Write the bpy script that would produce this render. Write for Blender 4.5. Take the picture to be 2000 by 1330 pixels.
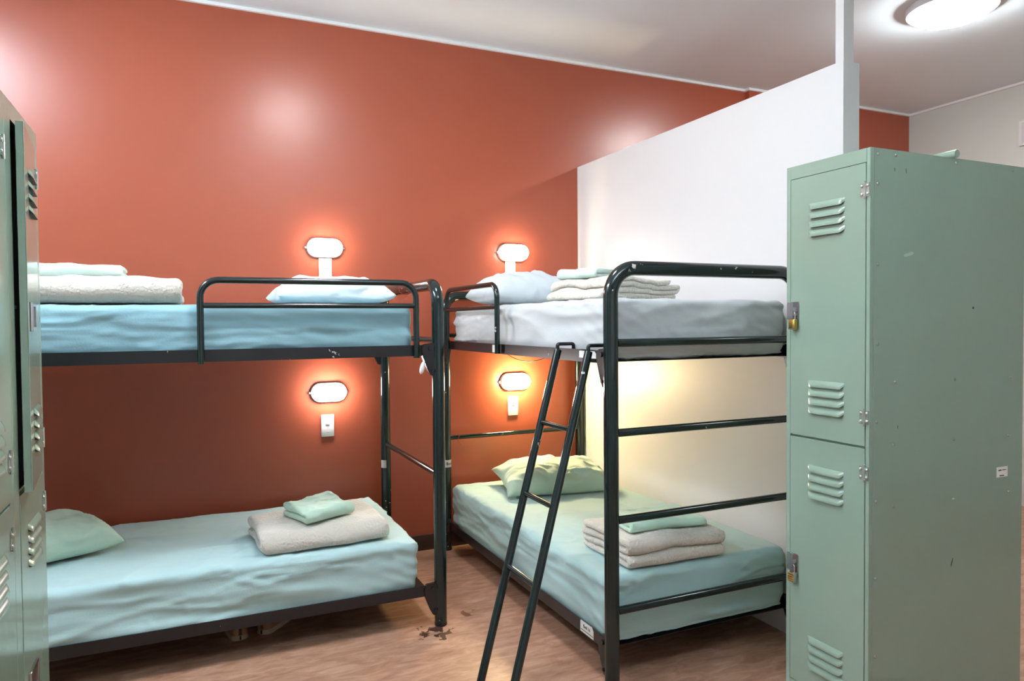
import bpy, bmesh, math, random
from mathutils import Vector, Matrix, noise
random.seed(7)
PI = math.pi
sc = bpy.context.scene
for o in list(bpy.data.objects): bpy.data.objects.remove(o)
C = sc.collection

# ------------------------------------------------------------------ camera
YAW, PITCH, ROLL, FPX, EYE = 0.4274, -0.0258, -0.0081, 1394.6, 1.2965
F = Vector((math.sin(YAW)*math.cos(PITCH), math.cos(YAW)*math.cos(PITCH), math.sin(PITCH)))
R = Vector((math.cos(YAW), -math.sin(YAW), 0)); U = R.cross(F)
R2 = math.cos(ROLL)*R + math.sin(ROLL)*U; U2 = -math.sin(ROLL)*R + math.cos(ROLL)*U
cd = bpy.data.cameras.new('camera'); cam = bpy.data.objects.new('camera', cd); C.objects.link(cam)
m = Matrix((R2, U2, -F)).transposed().to_4x4(); m.translation = (0, 0, EYE)
cam.matrix_world = m
cd.sensor_fit = 'HORIZONTAL'; cd.sensor_width = 36; cd.lens = FPX/2000*36; cd.clip_start = 0.02
sc.camera = cam

# ------------------------------------------------------------------ exposure, world
sc.view_settings.view_transform = 'Standard'
sc.view_settings.look = 'None'
sc.view_settings.gamma = 1.0
sc.view_settings.use_curve_mapping = False
sc.view_settings.exposure = 1.35
w = bpy.data.worlds.new('world'); sc.world = w; w.use_nodes = True
w.node_tree.nodes['Background'].inputs['Color'].default_value = (0.8, 0.88, 1.0, 1)
w.node_tree.nodes['Background'].inputs['Strength'].default_value = 0.3
# strengths of the room's lamps and added fill sources (emission of their diffusers)
CEIL_MAIN, CEIL_RIGHT, CEIL_TUBE = 38.0, 50.0, 23.0
FILL_WINDOW = 0.2  # added fill pane in the front wall
FILL_UPLIGHT = 36.0  # added fill trough under the ceiling
BUNK_UL, BUNK_UR, BUNK_LL, BUNK_LR = 20.0, 20.0, 44.0, 115.0

# ------------------------------------------------------------------ materials
def mat(name, col, rough=0.5, metal=0.0, spec=0.5, coat=0.0, coat_rough=0.1, sheen=0.0,
        bump=None, mottle=None, emis=None, chips=None, subs=0.0):
    """bump=(scale,strength,distance[,detail,stretch])  mottle=(scale,amount)  chips=(scale,threshold,colour)"""
    mt = bpy.data.materials.new(name); mt.use_nodes = True
    nt = mt.node_tree; b = nt.nodes['Principled BSDF']; N = nt.nodes.new; L = nt.links.new
    b.inputs['Base Color'].default_value = (*col, 1)
    b.inputs['Roughness'].default_value = rough; b.inputs['Metallic'].default_value = metal
    b.inputs['Specular IOR Level'].default_value = spec
    b.inputs['Coat Weight'].default_value = coat; b.inputs['Coat Roughness'].default_value = coat_rough
    b.inputs['Sheen Weight'].default_value = sheen
    tc = N('ShaderNodeTexCoord')
    src = None
    if mottle:
        n = N('ShaderNodeTexNoise'); n.inputs['Scale'].default_value = mottle[0]; n.inputs['Detail'].default_value = 5
        L(tc.outputs['Object'], n.inputs['Vector'])
        mp = N('ShaderNodeMapRange'); mp.inputs['From Min'].default_value = .3; mp.inputs['From Max'].default_value = .7
        mp.inputs['To Min'].default_value = 1-mottle[1]; mp.inputs['To Max'].default_value = 1+mottle[1]
        L(n.outputs['Fac'], mp.inputs['Value'])
        hs = N('ShaderNodeHueSaturation'); hs.inputs['Color'].default_value = (*col, 1)
        L(mp.outputs['Result'], hs.inputs['Value']); src = hs.outputs['Color']
    if chips:
        n = N('ShaderNodeTexNoise'); n.inputs['Scale'].default_value = chips[0]; n.inputs['Detail'].default_value = 3
        L(tc.outputs['Object'], n.inputs['Vector'])
        n2 = N('ShaderNodeTexNoise'); n2.inputs['Scale'].default_value = chips[0]*.12; L(tc.outputs['Object'], n2.inputs['Vector'])
        ad = N('ShaderNodeMath'); ad.operation = 'MULTIPLY'; L(n.outputs['Fac'], ad.inputs[0]); L(n2.outputs['Fac'], ad.inputs[1])
        gt = N('ShaderNodeMath'); gt.operation = 'GREATER_THAN'; gt.inputs[1].default_value = chips[1]; L(ad.outputs[0], gt.inputs[0])
        mx = N('ShaderNodeMix'); mx.data_type = 'RGBA'
        L(gt.outputs[0], mx.inputs['Factor'])
        if src: L(src, mx.inputs[6])
        else: mx.inputs[6].default_value = (*col, 1)
        mx.inputs[7].default_value = (*chips[2], 1); src = mx.outputs[2]
    if src: L(src, b.inputs['Base Color'])
    if bump:
        n = N('ShaderNodeTexNoise'); n.inputs['Scale'].default_value = bump[0]
        n.inputs['Detail'].default_value = bump[3] if len(bump) > 3 else 4
        if len(bump) > 4:
            mpn = N('ShaderNodeMapping'); mpn.inputs['Scale'].default_value = bump[4]
            L(tc.outputs['Object'], mpn.inputs['Vector']); L(mpn.outputs[0], n.inputs['Vector'])
        else: L(tc.outputs['Object'], n.inputs['Vector'])
        bp = N('ShaderNodeBump'); bp.inputs['Strength'].default_value = bump[1]; bp.inputs['Distance'].default_value = bump[2]
        L(n.outputs['Fac'], bp.inputs['Height']); L(bp.outputs['Normal'], b.inputs['Normal'])
    if emis:
        b.inputs['Emission Color'].default_value = (*emis[0], 1); b.inputs['Emission Strength'].default_value = emis[1]
    return mt

def cloth(name, col, crease=(5, .012), weave=(160, .0004), sheen=.2, rough=.8, stretch=(1, 1, 1), mottle=None):
    mt = bpy.data.materials.new(name); mt.use_nodes = True
    nt = mt.node_tree; b = nt.nodes['Principled BSDF']; N = nt.nodes.new; L = nt.links.new
    b.inputs['Base Color'].default_value = (*col, 1); b.inputs['Roughness'].default_value = rough
    b.inputs['Sheen Weight'].default_value = sheen; b.inputs['Specular IOR Level'].default_value = .25
    tc = N('ShaderNodeTexCoord'); mp = N('ShaderNodeMapping'); mp.inputs['Scale'].default_value = stretch
    L(tc.outputs['Object'], mp.inputs['Vector'])
    n = N('ShaderNodeTexNoise'); n.noise_type = 'RIDGED_MULTIFRACTAL'; n.inputs['Scale'].default_value = crease[0]
    n.inputs['Detail'].default_value = 3.5; n.inputs['Distortion'].default_value = .9
    L(mp.outputs[0], n.inputs['Vector'])
    bp = N('ShaderNodeBump'); bp.inputs['Strength'].default_value = 1.0; bp.inputs['Distance'].default_value = crease[1]*2.2
    L(n.outputs['Fac'], bp.inputs['Height'])
    n2 = N('ShaderNodeTexNoise'); n2.inputs['Scale'].default_value = weave[0]; n2.inputs['Detail'].default_value = 2
    L(tc.outputs['Object'], n2.inputs['Vector'])
    b2 = N('ShaderNodeBump'); b2.inputs['Strength'].default_value = .9; b2.inputs['Distance'].default_value = weave[1]
    L(n2.outputs['Fac'], b2.inputs['Height']); L(bp.outputs['Normal'], b2.inputs['Normal']); L(b2.outputs['Normal'], b.inputs['Normal'])
    return mt

def floor_mat():
    mt = bpy.data.materials.new('vinyl_floor'); mt.use_nodes = True
    nt = mt.node_tree; b = nt.nodes['Principled BSDF']; N = nt.nodes.new; L = nt.links.new
    tc = N('ShaderNodeTexCoord'); mp = N('ShaderNodeMapping'); mp.inputs['Scale'].default_value = (5, 16, 1)
    mp.inputs['Rotation'].default_value = (0, 0, .35)
    L(tc.outputs['Object'], mp.inputs['Vector'])
    n = N('ShaderNodeTexNoise'); n.inputs['Scale'].default_value = 1.6; n.inputs['Detail'].default_value = 8; n.inputs['Roughness'].default_value = .65
    n.inputs['Distortion'].default_value = .8
    L(mp.outputs[0], n.inputs['Vector'])
    cr = N('ShaderNodeValToRGB'); e = cr.color_ramp.elements
    e[0].position = .28; e[0].color = (.27, .125, .075, 1); e[1].position = .72; e[1].color = (.56, .34, .235, 1)
    k = cr.color_ramp.elements.new(.5); k.color = (.42, .225, .145, 1)
    L(n.outputs['Fac'], cr.inputs['Fac'])
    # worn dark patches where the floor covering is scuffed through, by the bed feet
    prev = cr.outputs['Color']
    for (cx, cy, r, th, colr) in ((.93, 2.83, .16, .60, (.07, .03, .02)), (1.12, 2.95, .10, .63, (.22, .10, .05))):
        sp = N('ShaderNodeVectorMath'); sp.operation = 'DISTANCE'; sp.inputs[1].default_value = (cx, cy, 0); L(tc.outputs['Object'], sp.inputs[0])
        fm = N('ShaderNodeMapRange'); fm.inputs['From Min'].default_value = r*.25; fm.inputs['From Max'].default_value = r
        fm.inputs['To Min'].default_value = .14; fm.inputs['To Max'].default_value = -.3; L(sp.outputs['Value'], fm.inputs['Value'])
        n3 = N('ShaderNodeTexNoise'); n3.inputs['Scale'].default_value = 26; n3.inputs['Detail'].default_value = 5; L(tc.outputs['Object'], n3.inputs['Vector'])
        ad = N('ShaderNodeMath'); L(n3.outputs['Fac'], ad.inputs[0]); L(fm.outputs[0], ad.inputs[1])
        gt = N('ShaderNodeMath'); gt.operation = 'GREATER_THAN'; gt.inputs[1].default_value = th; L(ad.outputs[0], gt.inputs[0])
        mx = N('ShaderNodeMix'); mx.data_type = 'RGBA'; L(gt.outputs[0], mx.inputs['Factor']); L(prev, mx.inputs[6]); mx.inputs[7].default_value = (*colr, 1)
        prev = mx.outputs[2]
    L(prev, b.inputs['Base Color'])
    b.inputs['Roughness'].default_value = .42
    bp = N('ShaderNodeBump'); bp.inputs['Strength'].default_value = .35; bp.inputs['Distance'].default_value = .002
    L(n.outputs['Fac'], bp.inputs['Height']); L(bp.outputs['Normal'], b.inputs['Normal'])
    return mt

M = {}
M['red'] = mat('red_gloss_paint', (.38, .085, .042), rough=.30, spec=.5, bump=(26, .22, .0016, 3), mottle=(1.3, .04))
M['offwhite'] = mat('off_white_paint', (.70, .70, .695), rough=.42, bump=(40, .12, .001, 3))
M['greywall'] = mat('warm_grey_paint', (.60, .62, .57), rough=.5, bump=(40, .12, .001, 3))
M['ceiling'] = mat('ceiling_paint', (.79, .89, .94), rough=.7, mottle=(2, .01))
M['cornice'] = mat('white_trim_paint', (.85, .85, .85), rough=.45)
M['baseboard'] = mat('dark_baseboard', (.045, .02, .012), rough=.35)
M['floor'] = floor_mat()
M['tube'] = mat('dark_green_enamel', (.006, .016, .016), rough=.13, spec=.5, coat=.15, coat_rough=.04, bump=(300, .05, .0004, 2),
                chips=(55, .447, (.55, .55, .52)))
M['rail'] = mat('dark_rail_steel', (.008, .009, .011), rough=.3, chips=(70, .47, (.45, .43, .42)), bump=(120, .1, .0005))
M['cast'] = mat('black_cast_bracket', (.012, .013, .014), rough=.25)
M['locker'] = mat('sage_locker_enamel', (.265, .37, .295), rough=.2, spec=.5, coat=.35, coat_rough=.06, bump=(5, .06, .006, 2), mottle=(3, .02))
M['locker_in'] = mat('dark_locker_inside', (.03, .035, .03), rough=.6)
M['steel'] = mat('bare_steel', (.55, .55, .58), rough=.25, metal=1.0)
M['brass'] = mat('brass', (.62, .42, .12), rough=.3, metal=1.0)
M['rivet'] = mat('rivet_steel', (.50, .56, .52), rough=.25, metal=.7)
M['plastic'] = mat('white_plastic', (.80, .80, .78), rough=.35)
M['sheet_blue'] = cloth('blue_green_sheet', (.245, .43, .49), (4.0, .010), stretch=(.7, 1, 2.4))
M['sheet_lamplit'] = cloth('lamplit_blue_green_sheet', (.42, .60, .60), (4.2, .011), stretch=(.6, 1.3, 2.0))  # blue-green sheet, the lower lamp's light put into its colour
M['sheet_brightlit'] = cloth('light_whitened_sheet', (.52, .56, .575), (3.0, .012), stretch=(1, 1, 1.6))  # same mint-blue fabric, strong light whitened into its colour
M['sheet_mint'] = cloth('mint_sheet', (.37, .545, .54), (3.2, .010), stretch=(1, .8, 1.8))
M['pillow_white'] = cloth('white_pillowcase', (.66, .74, .78), (6.5, .014))
M['pillow_mint'] = cloth('mint_pillowcase', (.50, .66, .54), (6.0, .014))
M['packet_mint'] = cloth('mint_folded_cotton', (.50, .70, .57), (9, .010))
M['packet_pale'] = cloth('pale_mint_cotton', (.60, .76, .71), (9, .008))
M['fleece'] = cloth('cream_fleece', (.62, .585, .51), (3.0, .006), (95, .0075), sheen=.5, rough=.95)
M['paper'] = mat('paper_label', (.78, .78, .76), rough=.6)
M['ink'] = mat('black_ink', (.03, .03, .035), rough=.6)
M['red_thread'] = mat('red_thread', (.35, .03, .02), rough=.7)
M['cord'] = mat('brown_cord', (.06, .025, .015), rough=.5)
M['shoe_tan'] = mat('tan_leather', (.30, .15, .07), rough=.6)
M['shoe_sole'] = mat('pale_sole_rubber', (.42, .32, .24), rough=.7, bump=(90, .3, .002))
M['shoe_navy'] = mat('navy_lining', (.02, .035, .08), rough=.9)
M['lamp_metal'] = mat('grey_lamp_rim', (.62, .62, .64), rough=.4, metal=.0)
def emis(name, col, s): return mat(name, (.8, .8, .8), rough=.4, emis=(col, s))

# ------------------------------------------------------------------ mesh helpers
def link(name, bm, m, parent=None, smooth=False, angle=None):
    me = bpy.data.meshes.new(name); bm.normal_update(); bm.to_mesh(me); bm.free()
    o = bpy.data.objects.new(name, me); C.objects.link(o)
    for x in (m if isinstance(m, (list, tuple)) else [m]): me.materials.append(x)
    if smooth:
        for p in me.polygons: p.use_smooth = True
        if angle is not None:
            try: me.set_sharp_from_angle(angle=angle)
            except Exception: pass
    if parent is not None: o.parent = parent
    return o
def empty(name, loc, rz, label, cat, group=None):
    o = bpy.data.objects.new(name, None); C.objects.link(o); o.location = loc; o.rotation_euler = (0, 0, rz)
    o.empty_display_size = .1
    return tag(o, label, cat, group)
def tag(o, label, cat, group=None):
    o['label'] = label; o['category'] = cat
    if group: o['group'] = group
    return o
def struct(o): o['kind'] = 'structure'; return o
def copytree(o, parent=None):
    c = o.copy(); C.objects.link(c)
    if parent is not None: c.parent = parent
    for ch in list(o.children): copytree(ch, c)
    return c
def box(bm, lo, hi, bev=0.0, seg=2, mi=0):
    lo = Vector(lo); hi = Vector(hi)
    r = bmesh.ops.create_cube(bm, size=1); vs = r['verts']
    for v in vs: v.co = Vector([lo[i] + (v.co[i]+.5)*(hi[i]-lo[i]) for i in range(3)])
    fs = list({f for v in vs for f in v.link_faces})
    for f in fs: f.material_index = mi
    if bev > 0:
        es = list({e for v in vs for e in v.link_edges})
        bmesh.ops.bevel(bm, geom=es, offset=bev, segments=seg, affect='EDGES', profile=.5)
def bxo(name, lo, hi, m, parent=None, bev=0.0, seg=2):
    bm = bmesh.new(); box(bm, lo, hi, bev, seg); return link(name, bm, m, parent, bev > 0, .7)
def fillet(pts, r, n=8):
    out = [Vector(pts[0])]
    for i in range(1, len(pts)-1):
        a, b, c = Vector(pts[i-1]), Vector(pts[i]), Vector(pts[i+1])
        d1 = (a-b).normalized(); d2 = (c-b).normalized(); ang = d1.angle(d2)
        rr = r[i-1] if isinstance(r, (list, tuple)) else r
        t = rr/math.tan(ang/2)
        p1 = b+d1*t; p2 = b+d2*t
        ctr = b+(d1+d2).normalized()*(rr/math.sin(ang/2))
        u = (p1-ctr); v = (p2-ctr)
        for k in range(n+1):
            an = u.angle(v); q = k/n
            out.append(ctr + (u*math.sin((1-q)*an)+v*math.sin(q*an))/math.sin(an))
    out.append(Vector(pts[-1])); return out
def tube(bm, pts, r, seg=16, cap=True, mi=0):
    pts = [Vector(p) for p in pts]; n = len(pts)
    t0 = (pts[1]-pts[0]).normalized()
    up = Vector((0, 0, 1)) if abs(t0.z) < .9 else Vector((1, 0, 0))
    nx = t0.cross(up).normalized(); rings = []
    for i, p in enumerate(pts):
        t = (pts[min(i+1, n-1)]-pts[max(i-1, 0)]).normalized()
        nx = (nx-t*nx.dot(t)).normalized(); ny = t.cross(nx)
        rr = r[i] if isinstance(r, (list, tuple)) else r
        rings.append([bm.verts.new(p+nx*math.cos(2*PI*k/seg)*rr+ny*math.sin(2*PI*k/seg)*rr) for k in range(seg)])
    for i in range(n-1):
        for k in range(seg):
            f = bm.faces.new((rings[i][k], rings[i][(k+1) % seg], rings[i+1][(k+1) % seg], rings[i+1][k])); f.material_index = mi
    if cap:
        f = bm.faces.new(rings[0][::-1]); f.material_index = mi
        f = bm.faces.new(rings[-1]); f.material_index = mi
def tubeo(name, pts, r, m, parent=None, seg=16):
    bm = bmesh.new(); tube(bm, pts, r, seg); bmesh.ops.recalc_face_normals(bm, faces=bm.faces)
    return link(name, bm, m, parent, True, .9)
def crease(p, s=1.0, w=.16):
    '''thin raised folds: 1 on the fold line, quickly falling to 0'''
    q = Vector(p)*s
    q = q+noise.noise_vector(q*.7)*.5
    a = max(0.0, 1-abs(noise.noise(q))/w)
    b = max(0.0, 1-abs(noise.noise(q*2.1+Vector((7, 3, 5))))/w)
    m_ = min(1.0, max(0.0, .5+noise.noise(q*.45+Vector((2, 9, 4)))*1.6))
    return (a*a*(3-2*a)+.55*b*b*(3-2*b))*m_
def ridged(p, s):
    return 1-abs(noise.noise(Vector(p)*s))*2.2
# rounded soft box, gridded; lo/hi in local coordinates
def soft_box(lo, hi, r, step, disp):
    lo = Vector(lo); hi = Vector(hi); d = hi-lo
    n = [max(2, int(round(d[i]/step))) for i in range(3)]
    bm = bmesh.new(); cache = {}
    def V(i, j, k):
        key = (i, j, k)
        if key not in cache:
            p = Vector((lo[0]+d[0]*i/n[0], lo[1]+d[1]*j/n[1], lo[2]+d[2]*k/n[2]))
            q = Vector([min(max(p[a], lo[a]+r), hi[a]-r) for a in range(3)])
            e = p-q
            nn = e.normalized() if e.length > 1e-9 else Vector((0, 0, 0))
            p2 = q+nn*r if e.length > 1e-9 else p
            if nn.length == 0:
                nn = Vector((0, 0, 1))
            cache[key] = bm.verts.new(p2+disp(p2, nn))
        return cache[key]
    def quad(a, b, c, d_):
        bm.faces.new((a, b, c, d_))
    for i in range(n[0]):
        for j in range(n[1]):
            for k in (0, n[2]): quad(V(i, j, k), V(i+1, j, k), V(i+1, j+1, k), V(i, j+1, k))
    for i in range(n[0]):
        for k in range(n[2]):
            for j in (0, n[1]): quad(V(i, j, k), V(i+1, j, k), V(i+1, j, k+1), V(i, j, k+1))
    for j in range(n[1]):
        for k in range(n[2]):
            for i in (0, n[0]): quad(V(i, j, k), V(i, j+1, k), V(i, j+1, k+1), V(i, j, k+1))
    bmesh.ops.recalc_face_normals(bm, faces=bm.faces)
    return bm
def mattress(name, lo, hi, m, seed, amp=.006, sag=0.0, diag=0.0, parent=None):
    lo = Vector(lo); hi = Vector(hi); L = hi-lo; ax = 0 if L.x > L.y else 1
    def disp(p, n):
        q = p+Vector((seed*3.1, seed*1.7, seed))
        if ax == 0: s = Vector((q.x*1.6+q.z*diag, q.y*3.2, q.z*11))
        else: s = Vector((q.x*3.2, q.y*1.6+q.z*diag, q.z*11))
        side = 1-abs(n.z)
        wr = (ridged(s, 1.0)-.6)*amp*(.45+side*.8)
        t = Vector((q.x*4+q.y*3, q.y*4-q.x*3, q.z*6))
        wr += noise.noise(t)*amp*.6
        if ax == 0: c1 = Vector((q.x*2.2+q.z*2.5, q.y*4.5, q.z*15)) if side > .5 else Vector((q.x*5+q.y*2, q.y*7-q.x*3, q.z*8))
        else: c1 = Vector((q.x*4.5+q.z*diag*4, q.y*2.4+q.z*(2.5+diag*5), q.z*(15-diag*7))) if side > .5 else Vector((q.x*6+q.y*2, q.y*5-q.x*3, q.z*8))
        wr += crease(c1)*amp*(.95 if side > .5 else .6)
        # puckers close to the corners
        ex = min(p.x-lo.x, hi.x-p.x); ey = min(p.y-lo.y, hi.y-p.y)
        c = math.exp(-(ex+ey)/.12)
        wr += c*math.sin((p.z*130+ (p.x-p.y)*60))*amp*.35
        f = (p.x-lo.x)/L.x; g = (p.y-lo.y)/L.y
        dome = 4*f*(1-f)*4*g*(1-g)
        v = n*wr
        if n.z > .3: v.z += dome*.010
        v.z -= sag*4*f*(1-f)*(1 if ax == 0 else 0)
        if ax == 1: v.z -= sag*4*g*(1-g)
        # tuck the bottom in a little
        zt = (p.z-lo.z)/L.z
        if zt < .25 and side > .3:
            v.x -= n.x*(.25-zt)*.05; v.y -= n.y*(.25-zt)*.05
        return v
    bm = soft_box(lo, hi, .032, .0092, disp)
    return link(name, bm, m, parent, True)
# pillow lying flat, centred at origin
def pillow_bm(a, b, h, seed, nu=72, nv=56):
    bm = bmesh.new(); top = {}; bot = {}
    for i in range(nu+1):
        for j in range(nv+1):
            u = -1+2*i/nu; v = -1+2*j/nv
            x = u*a*(1-.07*(1-v*v)*abs(u)); y = v*b*(1-.09*(1-u*u)*abs(v))
            th = max(0, (1-abs(u)**3.4))**.5*max(0, (1-abs(v)**3.4))**.5
            q = Vector((x*7, y*7, seed*2.3)); wr = (ridged(q, .8)-.5)*.010+crease(Vector((x*6+v*.8, y*9+u, seed*3)), 1.0, .2)*.011
            q2 = Vector((x*17+v, y*13-u, seed)); wr += noise.noise(q2)*.012
            edge = 1-th
            wv = noise.noise(Vector((x*9, y*9, seed+5)))*.014*edge
            zt = h*.72*th+wr*(.25+th)*min(1, th*3)+wv
            zb = -h*.28*th+wv*.6
            top[i, j] = bm.verts.new((x, y, zt))
            if i in (0, nu) or j in (0, nv): bot[i, j] = top[i, j]
            else: bot[i, j] = bm.verts.new((x, y, max(zb, -h*.27)))
    for i in range(nu):
        for j in range(nv):
            bm.faces.new((top[i, j], top[i+1, j], top[i+1, j+1], top[i, j+1]))
            f = (bot[i, j], bot[i, j+1], bot[i+1, j+1], bot[i+1, j])
            try: bm.faces.new(f)
            except ValueError: pass
    bmesh.ops.recalc_face_normals(bm, faces=bm.faces)
    return bm
# folded cloth: a serpentine strip of n layers; fold bends at +-a ends, extruded along b. base at z=0
def folded_bm(a, b, t, n, seed, amp, shift=0.0, gap=1.02, cut=0.0, nb=40, na=26, skew=0.0, endtuck=.55):
    path = []; rb = t*gap/2
    for i in range(n):
        z = t/2+i*t*gap
        x0, x1 = (-a/2+rb, a/2-rb)
        if i == n-1: 
            if i % 2 == 0: x1 -= cut
            else: x0 += cut
        xs = [x0+(x1-x0)*k/na for k in range(na+1)]
        if i % 2: xs = xs[::-1]
        path += [(x, z) for x in xs]
        if i < n-1:
            cx = (a/2-rb) if i % 2 == 0 else (-a/2+rb); sgn = 1 if i % 2 == 0 else -1
            for k in range(1, 6):
                an = -PI/2+PI*k/6; path.append((cx+sgn*math.cos(an)*rb, z+rb+math.sin(an)*rb))
    P = [Vector((p[0], p[1])) for p in path]; out = []; inn = []; N_ = len(P)
    for i in range(N_):
        d = (P[min(i+1, N_-1)]-P[max(i-1, 0)]).normalized(); nn = Vector((-d.y, d.x))
        out.append((P[i], nn)); inn.append((P[i], -nn))
    d0 = (P[1]-P[0]).normalized(); d1 = (P[-1]-P[-2]).normalized()
    cap1 = [(P[-1], Vector((d1.x*math.cos(x)-d1.y*math.sin(x), d1.x*math.sin(x)+d1.y*math.cos(x)))) for x in (PI/3, 0, -PI/3)]
    cap0 = [(P[0], Vector((-d0.x*math.cos(x)+d0.y*math.sin(x), -d0.x*math.sin(x)-d0.y*math.cos(x)))) for x in (PI/3, 0, -PI/3)]
    prof = out+cap1+inn[::-1]+cap0
    H = n*t*gap
    bm = bmesh.new(); rings = []
    secs = [-1+2*k/nb for k in range(nb+1)]
    ed = t*.5/(b/2)
    secs = [-1, -1+ed*.15, -1+ed*.5, -1+ed]+[s for s in secs if abs(s) < 1-ed*1.2]+[1-ed, 1-ed*.5, 1-ed*.15, 1]
    for s in secs:
        e = max(0, (abs(s)-(1-ed))/ed); th = t/2*math.sqrt(max(.02, 1-e*e*(1-endtuck*.2)))*.985
        ring = []
        for p, nn in prof:
            q = p+nn*th
            x, y, z = q.x, s*b/2, q.y
            w_ = Vector((x*6+seed, y*6, z*9)); w2 = Vector((x*15, y*15+seed, z*20))
            f = z/H
            x += noise.noise(w_+Vector((9, 0, 0)))*amp*1.2+shift*(f-.5)*1.0+skew*y
            y += noise.noise(w_+Vector((0, 9, 0)))*amp*1.2*1.0
            z += (noise.noise(w_)*amp*1.1+noise.noise(w2)*amp*.5+(crease(Vector((x*11, y*11, seed)), 1.0, .2)*amp*.35 if t < .03 else 0))*min(1, f*1.8)
            ring.append(bm.verts.new((x, y, max(z, 0))))
        rings.append(ring)
    K = len(prof)
    for i in range(len(rings)-1):
        for k in range(K):
            bm.faces.new((rings[i][k], rings[i][(k+1) % K], rings[i+1][(k+1) % K], rings[i+1][k]))
    # end caps: bridge outline strips (out[i] with in[i])
    for ring, rev in ((rings[0], False), (rings[-1], True)):
        ni = len(out)
        def g(k): return ring[k]
        for i in range(ni-1):
            a1, b1 = i, i+1; a2 = ni+3+(ni-1-i); b2 = ni+3+(ni-1-(i+1))
            q = (g(a1), g(b1), g(b2), g(a2))
            try: bm.faces.new(q if not rev else q[::-1])
            except ValueError: pass
        try:
            bm.faces.new([g(ni-1), g(ni), g(ni+1), g(ni+2), g(ni+3)])
            bm.faces.new([g(2*ni+2), g(2*ni+3), g(2*ni+4), g(2*ni+5), g(0)])
        except ValueError: pass
    bmesh.ops.recalc_face_normals(bm, faces=bm.faces)
    return bm
def textmesh(body, size, extrude=.0003):
    cu = bpy.data.curves.new('text', 'FONT'); cu.body = body; cu.size = size; cu.extrude = extrude
    cu.align_x = 'CENTER'; cu.align_y = 'CENTER'
    o = bpy.data.objects.new('text', cu); C.objects.link(o)
    dg = bpy.context.evaluated_depsgraph_get(); me = bpy.data.meshes.new_from_object(o.evaluated_get(dg))
    bpy.data.objects.remove(o); bm = bmesh.new(); bm.from_mesh(me); bpy.data.meshes.remove(me)
    return bm
def placebm(bm, origin, ex, ey):
    ex = Vector(ex).normalized(); ey = Vector(ey).normalized(); ez = ex.cross(ey)
    mm = Matrix((ex, ey, ez)).transposed().to_4x4(); mm.translation = Vector(origin)
    bm.transform(mm); return bm

# ------------------------------------------------------------------ the setting
YW, ZC, XP = 3.902, 2.9046, 2.2343
XL, XR, YB = -1.25, 5.218, -2.2
YJ = 3.862
def plane_box(name, lo, hi, m): return struct(bxo(name, lo, hi, m))
plane_box('floor', (XL-.1, YB-.1, -.1), (XR+.1, YW+.1, 0), M['floor'])
plane_box('ceiling', (XL-.1, YB-.1, ZC), (XR+.1, YW+.1, ZC+.1), M['ceiling'])
bm = bmesh.new(); box(bm, (XL-.1, YW, 0), (XR+.1, YW+.1, ZC)); box(bm, (3.585, YJ, 0), (XR, YW+.001, ZC))
struct(link('wall_back', bm, M['red']))
plane_box('wall_right', (XR, YB-.1, 0), (XR+.1, YW, ZC), M['greywall'])
plane_box('wall_front', (XL-.1, YB-.1, 0), (XR, YB, ZC), M['offwhite'])
plane_box('wall_left', (XL-.1, YB, 0), (XL, YW, ZC), M['offwhite'])
# half-height partition between the bunk and the next bay, with the steel post that holds its end
plane_box('wall_partition', (XP, 1.92, 0), (2.318, YW-.0005, 2.257), M['offwhite'])
plane_box('trim_1', (2.236, 1.921, 2.2572), (2.288, 1.957, ZC), M['offwhite'])
# glowing framed pane in the front wall, added unseen as fill light
bm = bmesh.new()
for a, b in (((-.3, YB, .85), (2.9, YB+.03, .90)), ((-.3, YB, 2.2), (2.9, YB+.03, 2.25)), ((-.3, YB, .9), (-.25, YB+.03, 2.2)), ((2.85, YB, .9), (2.9, YB+.03, 2.2)), ((1.28, YB, .9), (1.32, YB+.03, 2.2))): box(bm, a, b)
wn = struct(link('fill_window_1', bm, M['cornice']))
bxo('pane', (-.25, YB+.0005, .9), (2.85, YB+.006, 2.2), emis('pane_fill_light', (.86, .93, 1.0), FILL_WINDOW), wn)
# cornice beads
def cornice(name, pts):
    bm = bmesh.new()
    for a, b in pts: box(bm, a, b)
    return struct(link(name, bm, M['cornice']))
t = .016
cornice('trim_2', [((XL, YW-t, ZC-t), (3.585, YW, ZC)), ((3.585-t, YJ-t, ZC-t), (3.585, YW-t, ZC)), ((3.585, YJ-t, ZC-t), (XR, YJ, ZC))])
cornice('trim_3', [((XR-t, YB, ZC-t), (XR, YJ-t, ZC))])
struct(bxo('baseboard_back', (XL, YW-.018, 0), (XP, YW, .088), M['baseboard'], None, .003))

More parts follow.
